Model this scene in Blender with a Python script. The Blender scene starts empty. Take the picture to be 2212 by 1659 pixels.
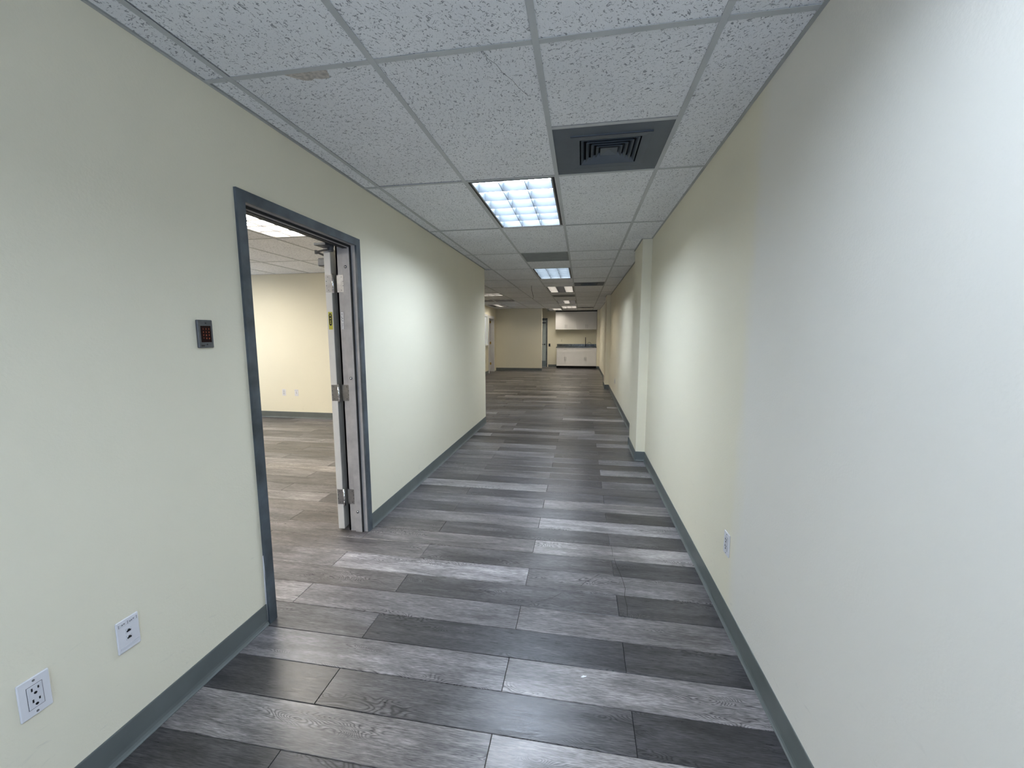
import bpy, bmesh, math, random
from mathutils import Vector, Matrix
random.seed(7)
S = bpy.context.scene
COL = S.collection
PI = math.pi

# ------------------------------------------------------------------ camera, world, exposure
cd = bpy.data.cameras.new('camera')
cd.sensor_fit = 'HORIZONTAL'; cd.sensor_width = 36.0
cd.lens = 879.58 / 2212 * 36.0
cd.clip_start = 0.05; cd.clip_end = 100
cam = bpy.data.objects.new('camera', cd); COL.objects.link(cam)
yaw, pitch, roll = -0.1686, -0.1209, -0.0021
fw = Vector((math.sin(yaw) * math.cos(pitch), math.cos(yaw) * math.cos(pitch), math.sin(pitch)))
rt = Vector((math.cos(yaw), -math.sin(yaw), 0.0)); up = rt.cross(fw)
r2 = math.cos(roll) * rt + math.sin(roll) * up
u2 = -math.sin(roll) * rt + math.cos(roll) * up
CH = 1.425
cam.matrix_world = Matrix(((r2.x, u2.x, -fw.x, 0), (r2.y, u2.y, -fw.y, 0), (r2.z, u2.z, -fw.z, CH), (0, 0, 0, 1)))
S.camera = cam

W = bpy.data.worlds.new('world'); S.world = W; W.use_nodes = True
W.node_tree.nodes['Background'].inputs['Color'].default_value = (0.60, 0.75, 1.0, 1)
W.node_tree.nodes['Background'].inputs['Strength'].default_value = 6.8

S.view_settings.view_transform = 'Standard'
S.view_settings.look = 'None'
S.view_settings.exposure = 0.0
S.view_settings.gamma = 1.0
S.view_settings.use_curve_mapping = False

# lamp output (radiance of the tubes behind the louvers) and tint
COOL = (0.71, 0.83, 1.0)
WARM = (1.0, 0.93, 0.80)
NEUT = (1.0, 0.945, 0.85)
P_NEAR, P_L1, P_L2, P_REAR, P_ROOM = 26.0, 47.0, 38.0, 26.0, 37.0

# ------------------------------------------------------------------ material helpers
def mat(name, rgb, rough=0.5, metal=0.0, spec=0.5, noise=None, bump=None, emit=None):
    m = bpy.data.materials.new(name); m.use_nodes = True
    nt = m.node_tree; b = nt.nodes['Principled BSDF']
    b.inputs['Base Color'].default_value = (*rgb, 1)
    b.inputs['Roughness'].default_value = rough
    b.inputs['Metallic'].default_value = metal
    b.inputs['Specular IOR Level'].default_value = spec
    if emit:
        b.inputs['Emission Color'].default_value = (*emit[0], 1)
        b.inputs['Emission Strength'].default_value = emit[1]
    pos = nt.nodes.new('ShaderNodeNewGeometry').outputs['Position']
    if noise:                       # (scale, amount): soft mottling of the base colour
        n = nt.nodes.new('ShaderNodeTexNoise'); n.inputs['Scale'].default_value = noise[0]
        n.inputs['Detail'].default_value = 5
        nt.links.new(pos, n.inputs['Vector'])
        mr = nt.nodes.new('ShaderNodeMapRange')
        mr.inputs['From Min'].default_value = 0.3; mr.inputs['From Max'].default_value = 0.7
        mr.inputs['To Min'].default_value = 1 - noise[1]; mr.inputs['To Max'].default_value = 1 + noise[1]
        nt.links.new(n.outputs['Fac'], mr.inputs['Value'])
        mx = nt.nodes.new('ShaderNodeMix'); mx.data_type = 'RGBA'; mx.blend_type = 'MULTIPLY'
        mx.inputs['Factor'].default_value = 1
        mx.inputs['A'].default_value = (*rgb, 1)
        nt.links.new(mr.outputs['Result'], mx.inputs['B'])
        nt.links.new(mx.outputs['Result'], b.inputs['Base Color'])
    if bump:                        # (scale, strength)
        n = nt.nodes.new('ShaderNodeTexNoise'); n.inputs['Scale'].default_value = bump[0]
        n.inputs['Detail'].default_value = 3
        nt.links.new(pos, n.inputs['Vector'])
        bp = nt.nodes.new('ShaderNodeBump'); bp.inputs['Strength'].default_value = bump[1]
        bp.inputs['Distance'].default_value = 0.002
        nt.links.new(n.outputs['Fac'], bp.inputs['Height'])
        nt.links.new(bp.outputs['Normal'], b.inputs['Normal'])
    return m

def N(nt, t, **kw):
    n = nt.nodes.new(t)
    for k, v in kw.items(): setattr(n, k, v)
    return n
def math_(nt, op, a, b=None, c=None):
    n = N(nt, 'ShaderNodeMath', operation=op)
    for i, v in enumerate((a, b, c)):
        if v is None: continue
        if isinstance(v, (int, float)): n.inputs[i].default_value = v
        else: nt.links.new(v, n.inputs[i])
    return n.outputs[0]
def maprange(nt, v, a, b, c, d, smooth=False):
    n = N(nt, 'ShaderNodeMapRange')
    if smooth: n.interpolation_type = 'SMOOTHSTEP'
    nt.links.new(v, n.inputs['Value'])
    for k, x in zip(('From Min', 'From Max', 'To Min', 'To Max'), (a, b, c, d)): n.inputs[k].default_value = x
    return n.outputs['Result']
def noise(nt, vec, scale, detail=3, rough=0.5, dist=0.0):
    n = N(nt, 'ShaderNodeTexNoise')
    n.inputs['Scale'].default_value = scale; n.inputs['Detail'].default_value = detail
    n.inputs['Roughness'].default_value = rough; n.inputs['Distortion'].default_value = dist
    nt.links.new(vec, n.inputs['Vector']); return n.outputs['Fac']
def mixc(nt, f, a, b, mode='MIX'):
    n = N(nt, 'ShaderNodeMix', data_type='RGBA', blend_type=mode)
    if isinstance(f, (int, float)): n.inputs['Factor'].default_value = f
    else: nt.links.new(f, n.inputs['Factor'])
    for k, v in (('A', a), ('B', b)):
        if isinstance(v, tuple): n.inputs[k].default_value = (*v, 1)
        else: nt.links.new(v, n.inputs[k])
    return n.outputs['Result']
def scalev(nt, vec, s, off=None):
    n = N(nt, 'ShaderNodeVectorMath', operation='MULTIPLY'); n.inputs[1].default_value = s
    nt.links.new(vec, n.inputs[0]); o = n.outputs[0]
    if off is not None:
        a = N(nt, 'ShaderNodeVectorMath', operation='ADD'); nt.links.new(o, a.inputs[0]); nt.links.new(off, a.inputs[1]); o = a.outputs[0]
    return o

CREAM = (0.80, 0.75, 0.60)
def wall_mat(name, near_cast=False):
    m = bpy.data.materials.new(name); m.use_nodes = True
    nt = m.node_tree; b = nt.nodes['Principled BSDF']
    pos = N(nt, 'ShaderNodeNewGeometry').outputs['Position']
    sx = N(nt, 'ShaderNodeSeparateXYZ'); nt.links.new(pos, sx.inputs[0])
    col = mixc(nt, maprange(nt, noise(nt, pos, 0.9, 4), 0.35, 0.65, 0, 1), CREAM, tuple(c * 0.965 for c in CREAM))
    if near_cast:   # colour cast painted in: stretch nearest the camera is whiter; ragged vertical edge
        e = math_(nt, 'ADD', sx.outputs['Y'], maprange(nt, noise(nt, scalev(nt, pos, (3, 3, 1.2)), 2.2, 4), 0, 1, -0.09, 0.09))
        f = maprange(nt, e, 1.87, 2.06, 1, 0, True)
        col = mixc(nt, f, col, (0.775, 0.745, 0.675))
    # faint scuffs low on the wall
    sc = noise(nt, scalev(nt, pos, (9, 9, 30)), 1.6, 4, 0.6, 0.6)
    low = maprange(nt, sx.outputs['Z'], 0.15, 0.75, 1, 0)
    f = math_(nt, 'MULTIPLY', maprange(nt, sc, 0.64, 0.74, 0, 0.22), low)
    col = mixc(nt, f, col, (0.33, 0.32, 0.30))
    nt.links.new(col, b.inputs['Base Color'])
    b.inputs['Roughness'].default_value = 0.62; b.inputs['Specular IOR Level'].default_value = 0.3
    bp = N(nt, 'ShaderNodeBump'); bp.inputs['Strength'].default_value = 0.25; bp.inputs['Distance'].default_value = 0.002
    nt.links.new(noise(nt, pos, 130, 2), bp.inputs['Height']); nt.links.new(bp.outputs['Normal'], b.inputs['Normal'])
    return m
M_wall = wall_mat('cream_wall_paint'); M_wallp = wall_mat('cream_wall_paint_near_cast', True)

def tile_mat():
    m = bpy.data.materials.new('fissured_mineral_tile'); m.use_nodes = True
    nt = m.node_tree; b = nt.nodes['Principled BSDF']
    pos = N(nt, 'ShaderNodeNewGeometry').outputs['Position']
    oi = N(nt, 'ShaderNodeObjectInfo')
    rv = N(nt, 'ShaderNodeCombineXYZ')
    r = oi.outputs['Random']
    nt.links.new(math_(nt, 'MULTIPLY', r, 37.0), rv.inputs[0]); nt.links.new(math_(nt, 'MULTIPLY', r, 91.0), rv.inputs[1])
    p = N(nt, 'ShaderNodeVectorMath', operation='ADD'); nt.links.new(pos, p.inputs[0]); nt.links.new(rv.outputs[0], p.inputs[1]); p = p.outputs[0]
    # rotate a little per tile so that the fissures of neighbours run differently
    ro = N(nt, 'ShaderNodeVectorRotate', rotation_type='Z_AXIS'); nt.links.new(p, ro.inputs['Vector'])
    nt.links.new(math_(nt, 'MULTIPLY', r, 3.1), ro.inputs['Angle']); p2 = ro.outputs[0]
    f1 = noise(nt, scalev(nt, p2, (62, 135, 100)), 1.0, 1.0, 0.5, 1.0)
    f2 = noise(nt, scalev(nt, p2, (135, 80, 100)), 1.0, 1.0, 0.5, 1.0)
    pits = math_(nt, 'MAXIMUM', maprange(nt, f1, 0.635, 0.685, 0, 1), maprange(nt, f2, 0.65, 0.70, 0, 1))
    fine = noise(nt, p2, 420, 2)
    tone = maprange(nt, noise(nt, p2, 2.2, 3), 0.3, 0.7, 0.92, 1.0)
    base = mixc(nt, 1.0, (0.955, 0.96, 0.98), tone, 'MULTIPLY')
    rt_ = maprange(nt, r, 0, 1, 0.94, 1.0)
    base = mixc(nt, 1.0, base, rt_, 'MULTIPLY')
    base = mixc(nt, maprange(nt, fine, 0.4, 0.62, 0, 0.18), base, (0.42, 0.43, 0.44))
    col = mixc(nt, math_(nt, 'MULTIPLY', pits, 0.72), base, (0.15, 0.16, 0.18))
    nt.links.new(col, b.inputs['Base Color'])
    b.inputs['Roughness'].default_value = 0.95; b.inputs['Specular IOR Level'].default_value = 0.1
    h = math_(nt, 'SUBTRACT', math_(nt, 'MULTIPLY', fine, 0.3), pits)
    bp = N(nt, 'ShaderNodeBump'); bp.inputs['Strength'].default_value = 0.5; bp.inputs['Distance'].default_value = 0.002
    nt.links.new(h, bp.inputs['Height']); nt.links.new(bp.outputs['Normal'], b.inputs['Normal'])
    return m
M_tile = tile_mat()

def plank_mat(stuff):
    m = bpy.data.materials.new('vinyl_plank_far' if stuff else 'vinyl_plank'); m.use_nodes = True
    nt = m.node_tree; b = nt.nodes['Principled BSDF']
    pos = N(nt, 'ShaderNodeNewGeometry').outputs['Position']
    if stuff:
        a = N(nt, 'ShaderNodeAttribute', attribute_name='tone'); colr = a.outputs['Color']
    else:
        a = N(nt, 'ShaderNodeObjectInfo'); colr = a.outputs['Color']
    sp = N(nt, 'ShaderNodeSeparateColor'); nt.links.new(colr, sp.inputs[0])
    tone, rnd, warm = sp.outputs[0], sp.outputs[1], sp.outputs[2]
    off = N(nt, 'ShaderNodeCombineXYZ')
    nt.links.new(math_(nt, 'MULTIPLY', rnd, 53.0), off.inputs[0]); nt.links.new(math_(nt, 'MULTIPLY', rnd, 117.0), off.inputs[1])
    nt.links.new(math_(nt, 'MULTIPLY', rnd, 29.0), off.inputs[2])
    o = off.outputs[0]
    fine = noise(nt, scalev(nt, pos, (14, 170, 1), o), 1.0, 4, 0.65)
    streak = noise(nt, scalev(nt, pos, (2.2, 22, 1), o), 1.0, 4, 0.6, 0.4)
    cloud = noise(nt, scalev(nt, pos, (2.6, 8, 1), o), 1.0, 3, 0.55, 0.3)
    # cathedral grain: contour lines of a stretched height field
    hf = noise(nt, scalev(nt, pos, (2.3, 9.5, 1), o), 1.0, 2.5, 0.5, 0.35)
    ring = math_(nt, 'SINE', math_(nt, 'ADD', math_(nt, 'MULTIPLY', hf, 300.0), math_(nt, 'MULTIPLY', fine, 3.0)))
    band = maprange(nt, noise(nt, scalev(nt, pos, (1.6, 11, 1), o), 1.0, 1, 0.4), 0.56, 0.66, 0, 1, True)
    rl = math_(nt, 'MULTIPLY', maprange(nt, ring, 0.25, 0.95, 0, 1), band)
    rh = math_(nt, 'MULTIPLY', maprange(nt, ring, -0.2, -0.95, 0, 1), band)
    hair = noise(nt, scalev(nt, pos, (30, 520, 1), o), 1.0, 3, 0.6)
    v = math_(nt, 'MULTIPLY', maprange(nt, streak, 0.3, 0.7, 0.60, 1.38), maprange(nt, fine, 0.3, 0.7, 0.62, 1.34))
    v = math_(nt, 'MULTIPLY', v, maprange(nt, hair, 0.32, 0.68, 0.46, 1.46))
    v = math_(nt, 'MULTIPLY', v, maprange(nt, cloud, 0.3, 0.68, 0.62, 1.28))
    v = math_(nt, 'MULTIPLY', v, math_(nt, 'SUBTRACT', 1.0, math_(nt, 'MULTIPLY', rl, 0.62)))
    v = math_(nt, 'MULTIPLY', v, math_(nt, 'ADD', 1.0, math_(nt, 'MULTIPLY', rh, 0.25)))
    basec = mixc(nt, warm, (0.98, 0.94, 1.01), (1.08, 0.975, 0.925))
    lum = math_(nt, 'MULTIPLY', v, maprange(nt, tone, 0, 1, 0.027, 0.285))
    col = mixc(nt, 1.0, basec, lum, 'MULTIPLY')
    nt.links.new(col, b.inputs['Base Color'])
    nt.links.new(maprange(nt, fine, 0.3, 0.7, 0.27, 0.40), b.inputs['Roughness'])
    b.inputs['Specular IOR Level'].default_value = 0.42
    bp = N(nt, 'ShaderNodeBump'); bp.inputs['Strength'].default_value = 0.18; bp.inputs['Distance'].default_value = 0.001
    h = math_(nt, 'SUBTRACT', fine, rl)
    nt.links.new(h, bp.inputs['Height']); nt.links.new(bp.outputs['Normal'], b.inputs['Normal'])
    return m
M_plank = plank_mat(False); M_plank_far = plank_mat(True)

def granite_mat():
    m = bpy.data.materials.new('dark_granite'); m.use_nodes = True
    nt = m.node_tree; b = nt.nodes['Principled BSDF']
    pos = N(nt, 'ShaderNodeNewGeometry').outputs['Position']
    v = N(nt, 'ShaderNodeTexVoronoi'); v.inputs['Scale'].default_value = 55; nt.links.new(pos, v.inputs['Vector'])
    c = mixc(nt, maprange(nt, v.outputs['Distance'], 0.1, 0.6, 0, 1), (0.012, 0.013, 0.012), (0.06, 0.064, 0.055))
    c = mixc(nt, maprange(nt, noise(nt, pos, 16, 4), 0.54, 0.70, 0, 0.6), c, (0.18, 0.185, 0.16))
    nt.links.new(c, b.inputs['Base Color']); b.inputs['Roughness'].default_value = 0.18
    return m

M_sub = mat('floor_underlay', (0.012, 0.012, 0.013), 0.9)
M_plenum = mat('dark_plenum', (0.03, 0.03, 0.032), 0.9, noise=(3, 0.2))
M_tee = mat('painted_grid_steel', (0.50, 0.515, 0.52), 0.55, noise=(6, 0.05))
M_angle = mat('painted_wall_angle', (0.42, 0.43, 0.42), 0.6, noise=(4, 0.12))
M_base = mat('grey_vinyl_base', (0.118, 0.132, 0.128), 0.42, spec=0.45, noise=(8, 0.08))
M_frame = mat('slate_grey_door_paint', (0.066, 0.080, 0.092), 0.40, noise=(9, 0.45), bump=(60, 0.1))
M_jamb = mat('worn_grey_jamb_paint', (0.39, 0.375, 0.37), 0.45, noise=(14, 0.14), bump=(60, 0.1))
M_leaf = mat('offwhite_door_paint', (0.66, 0.64, 0.61), 0.45, noise=(9, 0.05))
M_leafd = mat('grey_door_face', (0.55, 0.53, 0.49), 0.5, noise=(9, 0.08))
M_seal = mat('black_rubber_seal', (0.012, 0.012, 0.014), 0.6)
M_steel = mat('satin_steel', (0.32, 0.32, 0.33), 0.36, metal=0.85, noise=(40, 0.1))
M_chrome = mat('polished_steel', (0.75, 0.75, 0.77), 0.15, metal=1.0)
M_dkst = mat('dark_stainless', (0.11, 0.115, 0.125), 0.38, metal=0.55, noise=(60, 0.15))
M_white = mat('white_plastic', (0.71, 0.70, 0.72), 0.35, noise=(30, 0.02))
M_white2 = mat('white_plastic_insert', (0.65, 0.645, 0.67), 0.35, noise=(30, 0.02))
M_ivory = mat('ivory_plastic', (0.72, 0.67, 0.52), 0.4, noise=(30, 0.02))
M_black = mat('black_plastic', (0.008, 0.008, 0.009), 0.4)
M_screen = mat('dark_red_keypad_lens', (0.014, 0.004, 0.003), 0.5, spec=0.12)
M_digit = mat('backlit_red_digit', (0.30, 0.07, 0.03), 0.5, emit=((1.0, 0.25, 0.12), 0.16))
M_yell = mat('yellow_label', (0.50, 0.46, 0.05), 0.4)
M_tag = mat('etched_label', (0.62, 0.62, 0.63), 0.35)
M_ink = mat('grey_ink', (0.12, 0.12, 0.13), 0.5)
M_cab = mat('white_cabinet_paint', (0.70, 0.68, 0.67), 0.4, noise=(5, 0.02))
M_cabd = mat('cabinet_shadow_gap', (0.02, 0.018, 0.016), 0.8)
M_gran = granite_mat()
M_trimw = mat('white_gloss_trim', (0.78, 0.77, 0.77), 0.35, noise=(6, 0.03))
M_brass = mat('brass', (0.55, 0.38, 0.12), 0.3, metal=0.9)
M_bdoor = mat('pale_blue_steel_door', (0.40, 0.46, 0.47), 0.45, noise=(5, 0.06))
M_kick = mat('blue_grey_kick_plate', (0.16, 0.20, 0.22), 0.4, noise=(12, 0.1))
M_grill = mat('grey_grille_paint', (0.095, 0.112, 0.135), 0.5, noise=(8, 0.08))
M_grill2 = mat('dusty_grey_return_paint', (0.24, 0.25, 0.245), 0.6, noise=(8, 0.08))
M_void = mat('duct_interior', (0.006, 0.007, 0.01), 0.9)
M_lgap = mat('fixture_gap_shade', (0.008, 0.008, 0.009), 0.5)  # near-black colour for the shade in the gap around each fixture
M_lframe = mat('grey_fixture_frame', (0.34, 0.34, 0.33), 0.4)
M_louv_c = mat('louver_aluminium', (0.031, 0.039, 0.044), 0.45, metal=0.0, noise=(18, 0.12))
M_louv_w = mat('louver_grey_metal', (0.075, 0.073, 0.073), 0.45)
M_wire = mat('dark_cable', (0.015, 0.014, 0.013), 0.5)
M_stain = mat('brown_water_stain', (0.50, 0.46, 0.42), 0.95, noise=(60, 0.3))
M_blind = mat('white_blind_slat', (0.82, 0.82, 0.84), 0.5)
M_grime = mat('floor_grime', (0.02, 0.016, 0.012), 0.8)

def lamp_mat(name, tint, power):
    m = bpy.data.materials.new(name); m.use_nodes = True
    b = m.node_tree.nodes['Principled BSDF']
    b.inputs['Base Color'].default_value = (0.7, 0.7, 0.7, 1)
    b.inputs['Emission Color'].default_value = (*tint, 1); b.inputs['Emission Strength'].default_value = power
    return m
M_lamp_near = lamp_mat('cool_lamp_overhead', COOL, P_NEAR)
M_lamp_l1 = lamp_mat('cool_lamp', COOL, P_L1)
M_lamp_mid = lamp_mat('cool_lamp_second', (0.80, 0.89, 1.0), P_L2)
M_lamp_rear = lamp_mat('warm_lamp', WARM, P_REAR)
M_lamp_dim = lamp_mat('weak_warm_lamp', WARM, 4.0)
M_lamp_off = lamp_mat('nearly_dead_lamp', WARM, 0.4)
M_lamp_room = lamp_mat('white_lamp', NEUT, P_ROOM)

# ------------------------------------------------------------------ mesh helpers
class MB:
    def __init__(s): s.v = []; s.f = []
    def add(s, vs, fs):
        n = len(s.v); s.v += [tuple(x) for x in vs]; s.f += [tuple(i + n for i in f) for f in fs]; return s
    def box(s, x0, x1, y0, y1, z0, z1, c=0.0):
        if x0 > x1: x0, x1 = x1, x0
        if y0 > y1: y0, y1 = y1, y0
        if z0 > z1: z0, z1 = z1, z0
        if c <= 0:
            vs = [(x, y, z) for z in (z0, z1) for y in (y0, y1) for x in (x0, x1)]
            return s.add(vs, [(0, 2, 3, 1), (4, 5, 7, 6), (0, 1, 5, 4), (2, 6, 7, 3), (0, 4, 6, 2), (1, 3, 7, 5)])
        bm = bmesh.new(); bmesh.ops.create_cube(bm, size=1)
        for v in bm.verts: v.co = ((x0 + x1) / 2 + v.co.x * (x1 - x0), (y0 + y1) / 2 + v.co.y * (y1 - y0), (z0 + z1) / 2 + v.co.z * (z1 - z0))
        bmesh.ops.bevel(bm, geom=bm.edges[:], offset=c, segments=1, affect='EDGES', profile=0.5)
        bm.verts.index_update()
        s.add([v.co[:] for v in bm.verts], [[v.index for v in f.verts] for f in bm.faces]); bm.free(); return s
    def tube(s, pts, r, n=10):
        pts = [Vector(p) for p in pts]; rings = []
        for i, p in enumerate(pts):
            d = (pts[min(i + 1, len(pts) - 1)] - pts[max(i - 1, 0)]).normalized()
            a = Vector((0, 0, 1)) if abs(d.z) < 0.9 else Vector((1, 0, 0))
            u = d.cross(a).normalized(); w = d.cross(u)
            rr = r[i] if isinstance(r, (list, tuple)) else r
            rings.append([p + rr * (math.cos(2 * PI * k / n) * u + math.sin(2 * PI * k / n) * w) for k in range(n)])
        vs = [q for rg in rings for q in rg]; fs = []
        for i in range(len(pts) - 1):
            for k in range(n): fs.append((i * n + k, i * n + (k + 1) % n, (i + 1) * n + (k + 1) % n, (i + 1) * n + k))
        fs.append(tuple(range(n - 1, -1, -1))); fs.append(tuple((len(pts) - 1) * n + k for k in range(n)))
        return s.add(vs, fs)
    def cyl(s, a, b, r, n=14): return s.tube([a, b], r, n)
    def prism(s, poly, to3, t0, t1):    # poly of (a, b), to3(a, b, t) -> xyz
        n = len(poly); vs = [to3(a, b, t0) for a, b in poly] + [to3(a, b, t1) for a, b in poly]
        fs = [tuple(range(n - 1, -1, -1)), tuple(range(n, 2 * n))] + [(i, (i + 1) % n, n + (i + 1) % n, n + i) for i in range(n)]
        return s.add(vs, fs)
    def mesh(s, name, m):
        me = bpy.data.meshes.new(name); me.from_pydata(s.v, [], s.f)
        bm = bmesh.new(); bm.from_mesh(me); bmesh.ops.recalc_face_normals(bm, faces=bm.faces[:]); bm.to_mesh(me); bm.free()
        me.materials.append(m); me.update(); return me
    def build(s, name, m, parent=None, origin=(0, 0, 0), smooth=False):
        if origin != (0, 0, 0): s.v = [(x - origin[0], y - origin[1], z - origin[2]) for x, y, z in s.v]
        me = s.mesh(name, m)
        if smooth:
            for p in me.polygons: p.use_smooth = True
        o = bpy.data.objects.new(name, me); COL.objects.link(o)
        if parent: o.parent = parent
        return o

def tag(o, label, cat, group=None):
    o['label'] = label; o['category'] = cat
    if group: o['group'] = group
    return o
def thing(name, label, cat, loc=(0, 0, 0), rz=0.0, group=None):
    o = bpy.data.objects.new(name, None); COL.objects.link(o); o.empty_display_size = 0.1
    o.location = loc; o.rotation_euler = (0, 0, rz); return tag(o, label, cat, group)
def struct_empty(name, loc=(0, 0, 0)):
    o = bpy.data.objects.new(name, None); COL.objects.link(o); o.location = loc; o.empty_display_size = 0.1
    o['kind'] = 'structure'; return o
def struct(name, mb, m):
    o = mb.build(name, m); o['kind'] = 'structure'; return o
def copy_tree(o, parent=None):
    c = o.copy(); COL.objects.link(c); c.parent = parent
    for ch in list(o.children): copy_tree(ch, c)
    return c

# ------------------------------------------------------------------ layout constants (metres)
F = 0.6096
ZC = 2.431                      # grid face
XL, XR = -1.512, 0.725          # corridor walls
WT = 0.128
C = [-1.3952 + F * k for k in range(4)]              # main runners over the corridor
R0 = 1.5355
ROW = lambda k: R0 + F * k                            # half rows (2 ft)
YB = -2.6                       # wall behind the viewpoint
YF = 15.95                      # far wall of the open area
YK = 18.0                       # kitchenette wall
XA = -3.36                      # left wall of the open area
YP = 6.20                       # far wall of the side room
HT = 2.62
D0, D1, DH = 1.685, 2.603, 2.02  # door opening

# ------------------------------------------------------------------ walls
w = MB()
w.box(XL - WT, XL, YB, D0 - 0.03, 0, HT); w.box(XL - WT, XL, D1 + 0.03, YP, 0, HT); w.box(XL - WT, XL, D0 - 0.03, D1 + 0.03, DH + 0.03, HT)
w.box(XL - WT, XL, YP, YP + 0.14, 0, HT)
struct('wall_left', w, M_wall)
PIL = [(4.66, 5.30), (10.92, 11.56), (17.2, YK)]
w = MB(); w.box(XR, XR + 0.25, YB, YK + 0.2, 0, HT)
for a, b in PIL: w.box(0.625, XR, a, b, 0, HT)
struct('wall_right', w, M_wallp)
w = MB(); BX0, BX1, BZ = -0.60, 0.62, 2.25            # glazed entrance behind the viewpoint lets daylight in
w.box(-6.8, BX0, YB - 0.15, YB, 0, HT); w.box(BX1, XR, YB - 0.15, YB, 0, HT); w.box(BX0, BX1, YB - 0.15, YB, BZ, HT)
struct('wall_back', w, M_wall)
pl = bpy.data.lights.new('entrance_daylight', 'AREA'); pl.shape = 'RECTANGLE'; pl.size = BX1 - BX0; pl.size_y = BZ; pl.cycles.is_portal = True
po = bpy.data.objects.new('entrance_daylight', pl); COL.objects.link(po); po.location = ((BX0 + BX1) / 2, YB - 0.1, BZ / 2); po.rotation_euler = (PI / 2, 0, 0)
# side room
struct('wall_room_far', MB().box(-6.8, XL - WT, YP, YP + 0.14, 0, HT), M_wall)
w = MB(); VY0, VY1, VZ0, VZ1 = 4.6, 5.7, 0.85, 1.75      # window on the hidden side of the side room
w.box(-6.95, -6.8, YB - 0.15, VY0, 0, HT); w.box(-6.95, -6.8, VY1, YP + 0.14, 0, HT); w.box(-6.95, -6.8, VY0, VY1, 0, VZ0); w.box(-6.95, -6.8, VY0, VY1, VZ1, HT)
struct('wall_room_left', w, M_wall)
pl = bpy.data.lights.new('window_daylight', 'AREA'); pl.shape = 'RECTANGLE'; pl.size = VZ1 - VZ0; pl.size_y = VY1 - VY0; pl.cycles.is_portal = True
po = bpy.data.objects.new('window_daylight', pl); COL.objects.link(po); po.location = (-6.9, (VY0 + VY1) / 2, (VZ0 + VZ1) / 2); po.rotation_euler = (0, -PI / 2, 0)
# open area: left wall with a door and a window opening
WY0, WY1, WZ0, WZ1 = 12.6, 14.43, 1.06, 2.07
DY0, DY1, DZ = 14.68, 15.50, 2.03
w = MB(); T = 0.13
w.box(XA - T, XA, YP + 0.14, WY0, 0, HT); w.box(XA - T, XA, WY0, WY1, 0, WZ0); w.box(XA - T, XA, WY0, WY1, WZ1, HT)
w.box(XA - T, XA, WY1, DY0, 0, HT); w.box(XA - T, XA, DY0, DY1, DZ, HT); w.box(XA - T, XA, DY1, YF, 0, HT)
struct('wall_lounge_left', w, M_wall)
struct('wall_far', MB().box(XA - T, -1.53, YF, YF + 0.13, 0, HT), M_wall)
w = MB(); KX0, KX1, KZ = -2.46, -1.53, 2.03
w.box(KX1, 0.625, YK, YK + 0.15, 0, HT); w.box(KX0, KX1, YK, YK + 0.15, KZ, HT); w.box(-3.4, KX0, YK, YK + 0.15, 0, HT)
struct('wall_kitchenette', w, M_wall)
struct('wall_hall_left', MB().box(-3.55, -3.4, YF + 0.13, YK + 0.15, 0, HT), M_wall)
# dim rooms behind the far door and the window
struct('wall_beyond_left', MB().box(-5.4, -5.3, 14.5, 16.5, 0, HT).box(-5.3, XA - T, 14.5, 14.6, 0, HT).box(-5.3, -3.55, 16.4, 16.5, 0, HT), M_wall)
struct('wall_beyond_door', MB().box(-3.4, -0.9, YK + 1.6, YK + 1.7, 0, HT), M_wall)

# ------------------------------------------------------------------ floor and planks
PW, PL = 0.1765, 1.2135
K0 = 1.095
floor = struct('floor', MB().box(-6.95, XR + 0.25, YB - 0.15, YK + 1.7, -0.12, -0.006), M_sub)
pm = MB(); g = 0.0009; c = 0.0016
xa, xb, ya, yb = g, PL - g, g, PW - g
pm.add([(xa, ya, -0.006), (xb, ya, -0.006), (xb, yb, -0.006), (xa, yb, -0.006),
        (xa, ya, -c), (xb, ya, -c), (xb, yb, -c), (xa, yb, -c),
        (xa + c, ya + c, 0), (xb - c, ya + c, 0), (xb - c, yb - c, 0), (xa + c, yb - c, 0)],
       [(0, 1, 5, 4), (1, 2, 6, 5), (2, 3, 7, 6), (3, 0, 4, 7), (4, 5, 9, 8), (5, 6, 10, 9), (6, 7, 11, 10), (7, 4, 8, 11), (8, 9, 10, 11)])
PME = pm.mesh('plank', M_plank)
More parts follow.
